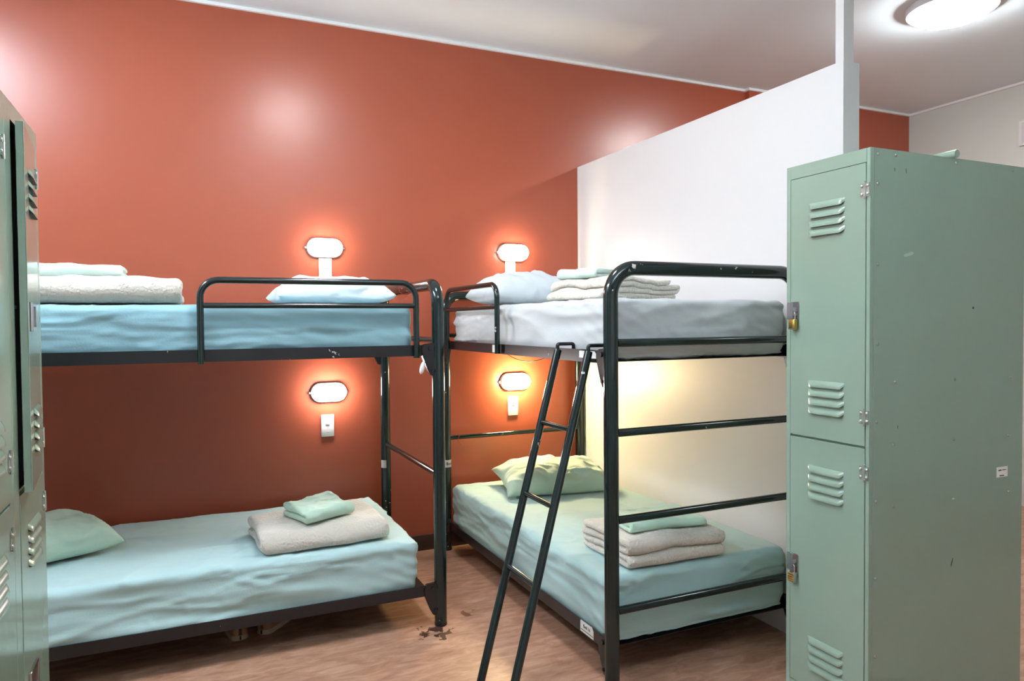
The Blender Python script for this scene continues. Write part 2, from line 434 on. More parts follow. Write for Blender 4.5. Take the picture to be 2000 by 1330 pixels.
# ------------------------------------------------------------------ ceiling lamps
def disc_lathe(bm, prof, seg=48, mi=0):
    rings = []
    for r, z in prof:
        if r < 1e-6: rings.append([bm.verts.new((0, 0, z))])
        else: rings.append([bm.verts.new((r*math.cos(2*PI*k/seg), r*math.sin(2*PI*k/seg), z)) for k in range(seg)])
    for i in range(len(rings)-1):
        A, B = rings[i], rings[i+1]
        for k in range(seg):
            k2 = (k+1) % seg
            vs = [A[k % len(A)], A[k2 % len(A)], B[k2 % len(B)], B[k % len(B)]]
            u = []
            for v in vs:
                if v not in u: u.append(v)
            if len(u) > 2:
                f = bm.faces.new(u); f.material_index = mi
def ceiling_lamp(x, y, r, label, strength, col):
    e = empty('ceiling_lamp', (x, y, ZC), 0, label, 'ceiling lamp', 'round ceiling lamps')
    bm = bmesh.new(); disc_lathe(bm, [(0, -.0005), (r, -.0005), (r, -.02), (r*.985, -.032), (r*.9, -.036), (r*.88, -.02), (0, -.02)])
    bmesh.ops.recalc_face_normals(bm, faces=bm.faces); link('rim', bm, M['lamp_metal'], e, True, .6)
    bm = bmesh.new(); R_ = r*.87
    disc_lathe(bm, [(R_, -.022), (R_, -.034)]+[(R_*math.cos(a), -.034-.056*math.sin(a)) for a in [PI/2*k/9 for k in range(1, 9)]]+[(0, -.090)])
    bmesh.ops.recalc_face_normals(bm, faces=bm.faces)
    link('diffuser', bm, emis('lamp_glass_%d' % int(x*10), col, strength), e, True)
    return e
ceiling_lamp(3.60, 2.43, .21, 'round white ceiling lamp beyond the white partition, above the right lockers', CEIL_RIGHT, (.97, .99, 1.0))
ceiling_lamp(.70, 2.27, .19, 'round ceiling lamp over the gap between the two bunk beds', CEIL_MAIN, (.98, .98, 1.0))
e = empty('fluorescent_fixture', (-1.06, 2.4, ZC), 0, 'long cool white fluorescent fixture on the ceiling at the far left', 'light fixture')
bxo('housing', (-.12, -.65, -.03), (.12, .65, -.0005), M['plastic'], e, .004)
bxo('diffuser', (-.105, -.635, -.075), (.105, .635, -.031), emis('tube_diffuser', (.78, .88, 1.0), CEIL_TUBE), e, .015, 3)

e = empty('fill_uplighter', (.9, .35, 2.50), 0, 'added white fill light trough, suspended out of view', 'light fixture')  # unseen trough, added to brighten the ceiling
bm = bmesh.new(); box(bm, (-.7, -.08, -.0), (.7, .08, .006)); box(bm, (-.7, -.08, .006), (.7, -.074, .06)); box(bm, (-.7, .074, .006), (.7, .08, .06)); box(bm, (-.706, -.08, 0), (-.7, .08, .06)); box(bm, (.7, -.08, 0), (.706, .08, .06))
link('trough', bm, M['plastic'], e)
bxo('diffuser', (-.69, -.07, .03), (.69, .07, .045), emis('fill_uplight_glass', (.86, .93, 1.0), FILL_UPLIGHT), e)
for sx in (-.6, .6): tubeo('hanger', [(sx, 0, .045), (sx, 0, ZC-2.50-.0005)], .003, M['steel'], e, 8)

# ------------------------------------------------------------------ bunk wall lamps and switches
def capsule_outline(hw, hh, n=14):
    pts = []; c = hw-hh
    for k in range(n+1): a = -PI/2+PI*k/n; pts.append((c+hh*math.cos(a), hh*math.sin(a)))
    for k in range(n+1): a = PI/2+PI*k/n; pts.append((-c+hh*math.cos(a), hh*math.sin(a)))
    return pts
def capsule_loft(bm, secs):
    rings = []
    for hw, hh, y in secs: rings.append([bm.verts.new((x, y, z)) for x, z in capsule_outline(hw, hh)])
    n = len(rings[0])
    for i in range(len(rings)-1):
        for k in range(n): bm.faces.new((rings[i][k], rings[i][(k+1) % n], rings[i+1][(k+1) % n], rings[i+1][k]))
    bm.faces.new(rings[0]); bm.faces.new(rings[-1][::-1]); bmesh.ops.recalc_face_normals(bm, faces=bm.faces)
def bunk_lamp(x, z, label, s, col):
    e = empty('wall_lamp', (x, YW, z), 0, label, 'wall lamp', 'oval lamps on the red wall')
    bm = bmesh.new(); capsule_loft(bm, [(.094, .051, -.0003), (.094, .051, -.024), (.091, .048, -.028)])
    link('backplate', bm, M['plastic'], e, True, .6)
    bm = bmesh.new(); capsule_loft(bm, [(.0895, .0465, -.0285), (.0885, .0455, -.046), (.084, .042, -.057), (.074, .034, -.065), (.055, .018, -.069)])
    link('diffuser', bm, emis('bunk_lamp_glass', col, s), e, True, .9)
    for sx in (-1, 1):
        bm = bmesh.new(); tube(bm, [(sx*.099, -.001, 0), (sx*.099, -.016, 0)], .006, 10); bmesh.ops.recalc_face_normals(bm, faces=bm.faces)
        link('screw', bm, M['steel'], e, True, .6)
    return e
bunk_lamp(.678, 1.70, 'lit oval wall lamp above the left upper bunk pillow', BUNK_UL, (1, .95, .88))
bunk_lamp(1.782, 1.71, 'lit oval wall lamp above the head of the right upper bunk', BUNK_UR, (1, .93, .82))
bunk_lamp(.688, .928, 'lit cool white oval wall lamp under the left upper bunk', BUNK_LL, (1, .96, .94))
bunk_lamp(1.788, .940, 'lit warm yellow oval wall lamp under the right upper bunk', BUNK_LR, (1, .78, .42))
def switch(x, z, w_, h_, label):
    e = empty('light_switch', (x, YW, z), 0, label, 'switch', 'white switch plates under the wall lamps')
    bxo('faceplate', (-w_/2, -.009, -h_/2), (w_/2, -.0003, h_/2), M['plastic'], e, .003)
    bxo('rocker', (-.011, -.012, .004), (.011, -.0092, .022), M['lamp_metal'], e, .001)
    bxo('rocker', (-.006, -.0105, -.035), (.006, -.0092, -.030), M['lamp_metal'], e, .0005)
switch(.681, .748, .068, .118, 'white switch plate under the lamp of the left lower bunk')
switch(1.778, .793, .066, .115, 'white switch plate under the warm lamp of the right lower bunk')
switch(.681, 1.588, .068, .118, 'white switch plate under the left upper lamp, behind the guard rail')
switch(1.767, 1.604, .066, .110, 'white switch plate under the right upper lamp, behind the white pillow')

# ------------------------------------------------------------------ bunk beds
RP = .026
def end_frame(parent, p1, p2, top, rr=.085):
    p1 = Vector(p1); p2 = Vector(p2)
    pts = fillet([(p1.x, p1.y, 0.012), (p1.x, p1.y, top-RP), (p2.x, p2.y, top-RP), (p2.x, p2.y, .012)], rr, 10)
    # a few extra points on the straight runs keep the sweep even
    f = tubeo('end_frame', pts, RP, M['tube'], parent, 24)
    for p in (p1, p2):
        tubeo('foot_cap', [(p.x, p.y, 0.0005), (p.x, p.y, .0118)], RP*1.03, M['cast'], f, 20)
def bar(parent, a, b, r=.0135, name='crossbar'):
    a = Vector(a); b = Vector(b); d = (b-a).normalized()
    return tubeo(name, [a+d*(RP*.9), b-d*(RP*.9)], r, M['tube'], parent, 14)
def side_rail(parent, a, b, zlo, zhi, inward):
    """angle steel from a to b (xy), flange turned inward"""
    a = Vector((*a, 0)); b = Vector((*b, 0)); d = (b-a).normalized(); i = Vector((*inward, 0))
    a2 = a+d*.03; b2 = b-d*.03
    bm = bmesh.new()
    def slab(o0, o1, z0, z1):
        c = [p+i*o for p in (a2, b2) for o in (o0, o1)]
        lo = [min(v[k] for v in c) for k in (0, 1)]; hi = [max(v[k] for v in c) for k in (0, 1)]
        box(bm, (lo[0], lo[1], z0), (hi[0], hi[1], z1))
    slab(-.004, .0, zlo, zhi); slab(0, .032, zlo, zlo+.004)
    return link('side_rail', bm, M['rail'], parent)
def bracket(parent, p, d, z, out):
    """cast hook wedge between a rail end and a post; p post centre xy, d along rail away from post, out: unit outward"""
    p = Vector((*p, 0)); d = Vector((*d, 0)); o = Vector((*out, 0))
    prof = [(.018, .035), (.066, .030), (.076, .012), (.072, -.022), (.050, -.078), (.036, -.104), (.019, -.104), (.018, 0)]
    bm = bmesh.new(); A = []; B = []
    for a_, z_ in prof:
        A.append(bm.verts.new(p+d*a_+o*.014+Vector((0, 0, z+z_)))); B.append(bm.verts.new(p+d*a_-o*.008+Vector((0, 0, z+z_))))
    bm.faces.new(A); bm.faces.new(B[::-1]); n = len(A)
    for k in range(n): bm.faces.new((A[k], A[(k+1) % n], B[(k+1) % n], B[k]))
    bmesh.ops.recalc_face_normals(bm, faces=bm.faces)
    es = [e_ for e_ in bm.edges]; bmesh.ops.bevel(bm, geom=es, offset=.0025, segments=2, affect='EDGES')
    br = link('rail_bracket', bm, M['cast'], parent, True, .8)
    for a_, z_, r_ in ((.038, .012, .009), (.029, -.082, .006)):
        c = p+d*a_+Vector((0, 0, z+z_))
        tubeo('bolt', [c+o*.0135, c+o*.021], r_, M['cast'], br, 10)
    return br
def slat_base(parent, lo, hi, z, ax):
    bm = bmesh.new(); n = 11
    box(bm, (lo[0], lo[1], z), (hi[0], hi[1], z+.0025))
    for k in range(n):
        f = (k+.5)/n
        if ax == 0: x = lo[0]+(hi[0]-lo[0])*f; box(bm, (x-.02, lo[1], z+.0025), (x+.02, hi[1], z+.006))
        else: y = lo[1]+(hi[1]-lo[1])*f; box(bm, (lo[0], y-.02, z+.0025), (hi[0], y+.02, z+.006))
    return link('slat_base', bm, M['rail'], parent)

# left bunk: along the red wall
LX0, LX1, LYF, LYK = -.80, .972, 2.895, 3.80
bedL = empty('bunk_bed', (.086, 3.35, 0), 0, 'dark green tubular steel bunk bed standing lengthwise along the red wall', 'bunk bed', 'dark green steel bunk beds')
grpL = bedL; offL = Vector((.086, 3.35, 0))
parts_before = set(bpy.data.objects)
end_frame(bedL, (LX1, LYF), (LX1, LYK), 1.488); end_frame(bedL, (LX0, LYF), (LX0, LYK), 1.488)
for z in (1.222, .645): bar(bedL, (LX1, LYF, z), (LX1, LYK, z))
for z in (1.222, .905, .60, .28): bar(bedL, (LX0, LYF, z), (LX0, LYK, z))
UZ0, UZ1, LZ0, LZ1 = 1.157, 1.203, .134, .180
for z0, z1 in ((UZ0, UZ1), (LZ0, LZ1)):
    side_rail(bedL, (LX0, LYF), (LX1, LYF), z0, z1, (0, 1)); side_rail(bedL, (LX0, LYK), (LX1, LYK), z0, z1, (0, -1))
    slat_base(bedL, (LX0+.04, LYF+.002), (LX1-.04, LYK-.002), z0+.0045, 0)
    for px, dd in ((LX0, 1), (LX1, -1)):
        bracket(bedL, (px, LYF), (dd, 0), z0+.02, (0, -1)); bracket(bedL, (px, LYK), (dd, 0), z0+.02, (0, 1))
def guard(parent, x0, x1, y, zb, zt, zm, ax=0, r=.0125):
    P_ = (lambda u, z: (u, y, z)) if ax == 0 else (lambda u, z: (y, u, z))
    pts = fillet([P_(x0, zb), P_(x0, zt), P_(x1, zt), P_(x1, zb)], .065, 9)
    g = tubeo('guard_rail', pts, r, M['tube'], parent, 16)
    tubeo('mid_bar', [P_(x0+r*.8, zm), P_(x1-r*.8, zm)], .0105, M['tube'], g, 14)
guard(bedL, .047, .872, 2.876, 1.150, 1.462, 1.367)
# lamp glare on the left bunk's upper front bracket, shaped as a pale oval
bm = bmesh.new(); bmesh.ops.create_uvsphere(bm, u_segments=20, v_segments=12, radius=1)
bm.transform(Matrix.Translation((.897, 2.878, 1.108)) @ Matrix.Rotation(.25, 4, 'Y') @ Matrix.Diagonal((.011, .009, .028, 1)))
link('glare_oval', bm, M['plastic'], bedL, True)['label'] = 'small pale oval shaped as the lamp glare on the upper bracket'
# paper labels stuck on the posts
def post_label(parent, c, z, h, a0, a1, text=None, face=-PI/2, lines=0):
    bm = bmesh.new(); n = 10; r = RP+.0008; v0 = []; v1 = []
    for k in range(n+1):
        a = a0+(a1-a0)*k/n
        v0.append(bm.verts.new((c[0]+r*math.cos(a), c[1]+r*math.sin(a), z))); v1.append(bm.verts.new((c[0]+r*math.cos(a), c[1]+r*math.sin(a), z+h)))
    for k in range(n): bm.faces.new((v0[k], v0[k+1], v1[k+1], v1[k]))
    bmesh.ops.solidify(bm, geom=list(bm.faces), thickness=.0004)
    bmesh.ops.recalc_face_normals(bm, faces=bm.faces)
    lb = link('bed_label', bm, M['paper'], parent, True, .8); lb['label'] = 'white paper label wrapped round the post'
    if text:
        tb = textmesh(text, h*.55)
        for v in tb.verts:
            a = face+v.co.x/r; v.co = Vector((c[0]+(r+.0008+v.co.z)*math.cos(a), c[1]+(r+.0008+v.co.z)*math.sin(a), z+h*.5+v.co.y))
        link('print', tb, M['ink'], lb)
    return lb
post_label(bedL, (LX1, LYK), .515, .042, -PI*.95, -PI*.55)

# right bunk: head against the red wall, side against the partition
RX, RXR, RYF, RYB = 1.334, 2.205, 2.105, 3.842
bedR = empty('bunk_bed', (1.77, 2.97, 0), 0, 'dark green steel bunk bed with ladder, end bars facing the camera beside the white partition', 'bunk bed', 'dark green steel bunk beds')
end_frame(bedR, (RX, RYF), (RXR, RYF), 1.508, .10); end_frame(bedR, (RX, RYB), (RXR, RYB), 1.474)
for z in (1.221, .907, .601, .281): bar(bedR, (RX, RYF, z), (RXR, RYF, z), .0145)
for z in (1.222, .640): bar(bedR, (RX, RYB, z), (RXR, RYB, z), .0125)
for z0, z1 in ((1.148, 1.194), (.130, .176)):
    side_rail(bedR, (RX, RYF), (RX, RYB), z0, z1, (1, 0)); side_rail(bedR, (RXR, RYF), (RXR, RYB), z0, z1, (-1, 0))
    slat_base(bedR, (RX+.002, RYF+.04), (RXR-.002, RYB-.04), z0+.0045, 1)
    for py, dd in ((RYF, 1), (RYB, -1)):
        bracket(bedR, (RX, py), (0, dd), z0+.02, (-1, 0)); bracket(bedR, (RXR, py), (0, dd), z0+.02, (1, 0))
guard(bedR, 3.045, 3.745, 1.312, 1.150, 1.474, 1.366, ax=1)
post_label(bedR, (RX, RYB), .476, .042, -PI*.85, -PI*.12, 'Bed', -PI*.42)
# the label on the lower side rail
def rail_label(parent, origin, w_, h_, text, sub, name='bed_label'):
    bm = bmesh.new(); x = .0004; pts = [(-w_/2, -h_/2), (w_/2, -h_/2), (w_/2, h_*.2), (w_*.40, h_/2), (-w_*.45, h_/2), (-w_/2, h_*.4)]
    vs = [bm.verts.new((p[0], p[1], 0)) for p in pts]; v2 = [bm.verts.new((p[0], p[1], .0005)) for p in pts]
    bm.faces.new(vs[::-1]); bm.faces.new(v2)
    for k in range(len(pts)): bm.faces.new((vs[k], vs[(k+1) % len(pts)], v2[(k+1) % len(pts)], v2[k]))
    bmesh.ops.recalc_face_normals(bm, faces=bm.faces)
    placebm(bm, origin, (0, -1, 0), (0, 0, 1)); lb = link(name, bm, M['paper'], parent)
    if text:
        tb = textmesh(text, h_*.42); tb.transform(Matrix.Translation((0, h_*.10, .0010))); placebm(tb, origin, (0, -1, 0), (0, 0, 1)); link('print', tb, M['ink'], lb)
    if sub:
        tb = textmesh(sub, h_*.17); tb.transform(Matrix.Translation((0, -h_*.3, .0010))); placebm(tb, origin, (0, -1, 0), (0, 0, 1)); link('print', tb, M['ink'], lb)
    return lb
lb = rail_label(bedR, (RX-.0047, 2.27, .156), .095, .043, 'Bed 16', None); lb['label'] = 'white paper label reading Bed 16'
bm = bmesh.new(); random.seed(3); y = 2.27+.042
while y > 2.27-.042:
    w_ = random.uniform(.003, .008); box(bm, (RX-.0057, y-w_, .1425), (RX-.0053, y, .1455)); y -= w_+.0015
link('print', bm, M['ink'], lb)
rail_label(bedR, (RX-.0047, 3.12, 1.171), .05, .036, None, None)['label'] = 'torn white paper label without print'
rail_label(bedR, (RX-.0047, 2.255, 1.176), .12, .026, None, None)['label'] = 'scuffed pale strip of old tape'

# rebase parts: meshes were written in room coordinates
for bed in (bedL, bedR):
    for ch in bed.children: ch.location = -Vector(bed.location)

# ladder hooked on the right bunk's upper rail
lad = empty('ladder', (1.06, 2.27, 0), 0, 'dark green two-stile steel ladder hooked on the right bunk, leaning outwards', 'ladder')
def LP(z, k):
    t_ = z/1.2; return Vector((.881+(1.285-.881)*t_, 2.2535+(2.395-2.2535)*t_-k*.2274, z))
for k in (0, 1):
    tubeo('stile', [LP(.006, k), LP(.4, k), LP(.8, k), LP(1.19, k)], .0145, M['tube'], lad, 18)
    a = LP(1.17, k); y = a.y
    bm = bmesh.new()
    pts = fillet([(a.x+.004, y, 1.165), (a.x+.004, y, 1.212), (RX+.014, y, 1.212), (RX+.014, y, 1.190)], [.008, .008], 5)
    tube(bm, pts, .007, 10); bmesh.ops.recalc_face_normals(bm, faces=bm.faces); link('hook', bm, M['cast'], lad, True, .9)
    tubeo('foot', [LP(.0005, k)+Vector((0, 0, .0)), LP(.03, k)], .0165, M['cast'], lad, 14)
for z in (.925, .675, .430, .180)[:3]:
    tubeo('rung', [LP(z, 0), LP(z, 1)], .0095, M['tube'], lad, 12)
for ch in lad.children: ch.location = -Vector(lad.location)

# ------------------------------------------------------------------ mattresses
tag(mattress('mattress', (LX0+.035, LYF+.006, UZ0+.011), (.862, LYK-.03, 1.368), M['sheet_blue'], 1, .0045), 'blue-green sheeted mattress on the left upper bunk', 'mattress', 'sheeted mattresses on the bunks')
tag(mattress('mattress', (LX0+.035, LYF+.006, LZ0+.011), (.885, LYK-.03, .372), M['sheet_lamplit'], 2, .008, 0), 'blue-green sheeted mattress on the left lower bunk', 'mattress', 'sheeted mattresses on the bunks')
tag(mattress('mattress', (RX+.020, RYF+.036, 1.159), (RXR-.02, RYB-.09, 1.376), M['sheet_brightlit'], 3, .0075, 0, .8), 'light-whitened sheeted mattress on the right upper bunk', 'mattress', 'sheeted mattresses on the bunks')
tag(mattress('mattress', (RX+.006, RYF+.036, .141), (RXR-.02, RYB-.06, .385), M['sheet_mint'], 4, .006, 0), 'mint sheeted mattress on the right lower bunk', 'mattress', 'sheeted mattresses on the bunks')

def soft(name, bm, m, loc, rz, label, cat, group, rx=0, ry=0):
    o = link(name, bm, m, None, True); o.location = loc; o.rotation_euler = (rx, ry, rz); return tag(o, label, cat, group)
PG = 'bed pillows'
soft('pillow', pillow_bm(.255, .20, .13, 1), M['pillow_white'], (.595, 3.30, 1.412), .03, 'pale blue-white pillow on the left upper bunk behind the guard rail', 'pillow', PG)
soft('pillow', pillow_bm(.25, .22, .15, 2), M['pillow_mint'], (-.56, 3.36, .420), .45, 'pale mint pillow at the left end of the left lower bunk', 'pillow', PG)
soft('pillow', pillow_bm(.26, .19, .17, 3), M['pillow_white'], (1.66, 3.50, 1.432), .05, 'white pillow at the head of the right upper bunk', 'pillow', PG)
soft('pillow', pillow_bm(.30, .21, .14, 4), M['pillow_mint'], (1.80, 3.43, .442), -.20, 'mint green pillow at the head of the right lower bunk', 'pillow', PG, rx=.12)

BG = 'folded cream fleece blankets'; SG = 'folded cotton packets on the blankets'
# left lower: one thick fold towards the viewer, loose layers at its left end
soft('folded_blanket', folded_bm(.38, .52, .042, 2, 3, .012, shift=-.02), M['fleece'], (.50, 3.15, .380), -PI/2+.07, 'cream fleece blanket folded flat on the left lower bunk', 'blanket', BG)
soft('folded_blanket', folded_bm(.36, .52, .048, 2, 5, .011, shift=0), M['fleece'], (-.27, 3.12, 1.376), -PI/2, 'cream fleece blanket folded on the left upper bunk', 'blanket', BG)
soft('folded_blanket', folded_bm(.44, .34, .0215, 4, 8, .014, shift=-.05, cut=.06), M['fleece'], (1.68, 2.62, 1.387), PI+.22, 'cream blanket in loose folds on the right upper bunk', 'blanket', BG)
soft('folded_blanket', folded_bm(.34, .43, .0255, 4, 11, .010), M['fleece'], (1.66, 2.33, .392), -PI/2-.04, 'cream fleece blanket folded thick on the right lower bunk', 'blanket', BG)
soft('folded_sheet', folded_bm(.22, .22, .027, 2, 21, .012, nb=26), M['packet_mint'], (.51, 3.15, .470), -PI/2+.3, 'mint folded sheet packet on the cream blanket of the left lower bunk', 'folded sheet', SG, rx=.05)
soft('folded_sheet', folded_bm(.22, .30, .022, 2, 22, .008, nb=26), M['packet_pale'], (-.36, 3.12, 1.474), -PI/2, 'pale mint folded sheet on the blanket of the left upper bunk', 'folded sheet', SG)
soft('folded_sheet', folded_bm(.24, .22, .020, 2, 23, .009, nb=26), M['packet_pale'], (1.60, 2.66, 1.476), PI+.35, 'pale folded sheet on the loose blanket of the right upper bunk', 'folded sheet', SG)
soft('folded_sheet', folded_bm(.22, .33, .017, 2, 24, .009, nb=30), M['packet_mint'], (1.68, 2.34, .497), -PI/2-.1, 'mint folded sheet on the thick blanket of the right lower bunk', 'folded sheet', SG)

# ------------------------------------------------------------------ lockers
DOORS = ((.918, 1.757), (.095, .911))
def louvres_bm(y0, y1, ztop, n=4, pitch=.0285, h=.021, dep=.009, flip=False):
    bm = bmesh.new(); nu, nv = 18, 6
    for i in range(n):
        zt = ztop-i*pitch; g = {}
        for a in range(nu+1):
            for b_ in range(nv+1):
                u = a/nu; v = b_/nv; y = y0+(y1-y0)*u
                e_ = min(1, min(u, 1-u)/.10); tp = math.sin(e_*PI/2)
                x = -dep*math.sin(min(1, v*1.25)*PI/2)*tp
                z = zt-v*h*(.55+.45*tp) if not flip else zt-h+v*h*(.55+.45*tp)
                g[a, b_] = bm.verts.new((x-.0002, y, z))
        base = [bm.verts.new((.0, y0+(y1-y0)*a/nu, g[a, nv].co.z)) for a in range(nu+1)]
        for a in range(nu):
            for b_ in range(nv): bm.faces.new((g[a, b_], g[a, b_+1], g[a+1, b_+1], g[a+1, b_]))
            f = bm.faces.new((g[a, nv], base[a], base[a+1], g[a+1, nv])); f.material_index = 1
    bmesh.ops.recalc_face_normals(bm, faces=bm.faces)
    return bm
def dome(parent, loc, ax, r=.0045, name='rivet'):
    bm = bmesh.new(); bmesh.ops.create_uvsphere(bm, u_segments=12, v_segments=8, radius=r)
    sc_ = Vector((1, 1, 1)); sc_[ax] = .55
    bm.transform(Matrix.Translation(loc) @ Matrix.Diagonal((*sc_, 1)))
    return link(name, bm, M['rivet'], parent, True)
def locker(loc, rz, W, D, label, group, hinge_f=.013, latch_f=.017, open_upper=0.0, rivets=(), latch='hasp'):
    """front plane local x=0 looking to -x; hinges at y=0, latch at y=W"""
    e = empty('locker', loc, rz, label, 'locker', group)
    H = 1.80; th = .003
    bm = bmesh.new()
    box(bm, (.0137, 0, .0), (D, th, H)); box(bm, (.0137, W-th, 0), (D, W, H))
    box(bm, (D-th, th, 0), (D, W-th, H)); box(bm, (.0137, th, H-th), (D-th, W-th, H)); box(bm, (.0137, th, .09), (D-th, W-th, .093))
    box(bm, (.02, th, .912), (D-th, W-th, .917))
    link('body', bm, [M['locker']], e)
    bm = bmesh.new(); fx0, fx1 = -.003, .0135
    box(bm, (fx0, 0, 0), (fx1, hinge_f, H), .001, 1); box(bm, (fx0, W-latch_f, 0), (fx1, W, H), .001, 1)
    box(bm, (fx0, hinge_f, 1.759), (fx1, W-latch_f, H)); box(bm, (fx0, hinge_f, 0), (fx1, W-latch_f, .093))
    box(bm, (.006, hinge_f, .9115), (fx1, W-latch_f, .9175))
    link('front_frame', bm, M['locker'], e, True, .6)
    y0, y1 = hinge_f+.002, W-latch_f-.002
    for di, (z0, z1) in enumerate(DOORS):
        d = bmesh.new(); T = .016
        box(d, (-.004, y0, z0), (-.002, y1, z1), .0006, 1)
        box(d, (-.002, y0, z0), (T-.004, y0+.002, z1)); box(d, (-.002, y1-.002, z0), (T-.004, y1, z1))
        box(d, (-.002, y0+.002, z0), (T-.004, y1-.002, z0+.002)); box(d, (-.002, y0+.002, z1-.002), (T-.004, y1-.002, z1))
        box(d, (T-.005, y0+.002, z0+.002), (T-.004, y0+.03, z1-.002)); box(d, (T-.005, y1-.025, z0+.002), (T-.004, y1-.002, z1-.002))
        door = link('door', d, M['locker'], e, True, .6)
        yc = (y0+y1)/2; ly0, ly1 = y1-.213, y1-.075
        sets = (1.668, 1.102) if di == 0 else (.827, .268)
        for q, zt in enumerate(sets):
            bmv = louvres_bm(ly0, ly1, zt, flip=False)
            bmv.transform(Matrix.Translation((-.0042, 0, 0)))
            link('louvre_vent', bmv, [M['locker'], M['locker_in']], door, True, .7)
        hz = (1.677, 1.005) if di == 0 else (.838, .17)
        for z in hz:
            hb = bmesh.new(); tube(hb, [(-.007, y0-.001, z-.026), (-.007, y0-.001, z+.026)], .0035, 10)
            box(hb, (-.0062, y0, z-.02), (-.0044, y0+.016, z+.02)); box(hb, (-.0062, y0-.014, z-.02), (-.0034, y0-.002, z+.02))
            bmesh.ops.recalc_face_normals(hb, faces=hb.faces)
            hg = link('hinge', hb, M['rivet'], door, True, .6)
            for yy in (.011, -.009):
                for zz in (-.012, .012): dome(hg, (-.0072, y0+yy, z+zz), 0, .0048)
        lz = 1.318 if di == 0 else .482
        if latch == 'hasp':
            hb = bmesh.new(); box(hb, (-.0085, y1-.004, lz-.02), (-.0045, y1+.012, lz+.036), .001, 1)
            box(hb, (-.007, y1-.036, lz-.022), (-.0045, y1-.005, lz+.038), .001, 1)
            box(hb, (-.020, y1-.024, lz+.02), (-.007, y1-.019, lz+.036)); box(hb, (-.020, y1-.024, lz-.02), (-.007, y1-.019, lz-.008))
            box(hb, (-.022, y1-.026, lz-.02), (-.020, y1-.017, lz+.036))
            link('hasp', hb, M['steel'], door, True, .6)
        else:
            hb = bmesh.new()
            ya, yb = y1-.135, y1-.040; lz = 1.318 if di == 0 else .452
            box(hb, (-.010, ya, lz-.034), (-.0045, ya+.010, lz+.034), .001, 1); box(hb, (-.010, yb-.010, lz-.034), (-.0045, yb, lz+.034), .001, 1)
            box(hb, (-.010, ya+.010, lz-.034), (-.0045, yb-.010, lz-.024)); box(hb, (-.010, ya+.010, lz+.024), (-.0045, yb-.010, lz+.034))
            link('latch_pocket', hb, M['steel'], door, True, .6)
            bxo('latch_plate', (-.0058, ya+.0105, lz-.0235), (-.0046, yb-.0105, lz+.0235), M['baseboard'], door)
        if di == 0 and open_upper:
            hp = Vector((-.007, y0, 0)); mm = Matrix.Translation(hp) @ Matrix.Rotation(open_upper, 4, 'Z') @ Matrix.Translation(-hp)
            door.matrix_local = mm
            stem = tubeo('striker', [(-.002, W-latch_f-.03, 1.34), (.012, W-latch_f-.03, 1.34)], .006, M['steel'], e, 10)
    for (x, z) in rivets:
        dome(e, (x, -.0002, z), 1, .0052)
    return e
LG = 'sage green steel lockers'
rv = []
LXo = 1.831
for x, z in ((1.86, 1.782), (1.936, 1.785), (2.213, 1.785), (2.499, 1.785), (1.859, 1.695), (1.861, 1.457), (1.862, 1.222), (1.859, .99), (1.859, .753), (1.858, .522), (1.858, .286),
             (1.938, 1.105), (2.214, 1.103), (2.497, 1.099), (1.933, .918), (2.211, .913), (2.491, .905), (1.934, .73), (2.211, .723), (2.494, .716)):
    rv.append((x-LXo, z))
lkR = locker((LXo, 1.475, 0), 0, .32, .735, 'sage green two-door locker at the right, its riveted side towards the camera', LG, rivets=rv)
# small paper sticker on its side
bm = bmesh.new(); box(bm, (.597, -.0008, .769), (.655, -.0001, .803)); st = link('sticker', bm, M['paper'], lkR); st['label'] = 'small white paper sticker with black print'
bm = bmesh.new(); box(bm, (.606, -.0014, .790), (.622, -.0009, .794)); box(bm, (.626, -.0014, .791), (.646, -.0009, .7935)); box(bm, (.612, -.0014, .772), (.636, -.0009, .7755)); link('print', bm, M['ink'], st)
worn = mat('worn_paint', (.31, .42, .34), rough=.5)
for x, z, w_, h_, a in ((.165, 1.492, .050, .010, .25), (.375, .520, .006, .030, -.35), (.100, 1.742, .003, .012, .2), (.150, 1.742, .003, .016, .1), (.470, 1.33, .010, .008, 0), (.12, .97, .003, .012, .1)):
    vs = []; bm = bmesh.new()
    for k in range(14):
        t_ = 2*PI*k/14; r_ = 1+.25*noise.noise(Vector((math.cos(t_)*2, math.sin(t_)*2, x*9)))
        px_, pz_ = w_/2*r_*math.cos(t_), h_/2*r_*math.sin(t_)
        vs.append(bm.verts.new((x+px_*math.cos(a)-pz_*math.sin(a), -.00025, z+px_*math.sin(a)+pz_*math.cos(a))))
    bm.faces.new(vs); link('scuff_mark', bm, worn if w_ > .02 else M['ink'], lkR)
# padlocks
def padlock(loc, body_m, combo, label):
    e = empty('padlock', loc, 0, label, 'padlock', None)
    bxo('lock_body', (-.009, -.013, -.052), (.007, .013, -.018), body_m, e, .003)
    tubeo('shackle', fillet([(-.001, -.008, -.020), (-.001, -.008, .006), (-.001, .008, .006), (-.001, .008, -.020)], .0075, 6), .0026, M['steel'], e, 10)
    if combo:
        bm = bmesh.new()
        for k in range(4): tube(bm, [(-.0085, -.011, -.024-.0075*k), (-.0085, .011, -.024-.0075*k)], .0034, 12)
        bmesh.ops.recalc_face_normals(bm, faces=bm.faces); link('number_wheels', bm, M['brass'], e, True, .8)
    else:
        bm = bmesh.new(); box(bm, (-.0095, -.0135, -.050), (-.0091, .0135, -.047)); link('rim_band', bm, M['steel'], e)
    return e
yl = 1.475+.32-.019-.0215
padlock((LXo-.0145, yl, 1.318-.002), M['brass'], False, 'small brass padlock on the upper door of the right locker')
padlock((LXo-.0145, yl, .482-.002), M['steel'], True, 'steel combination padlock on the lower door of the right locker')
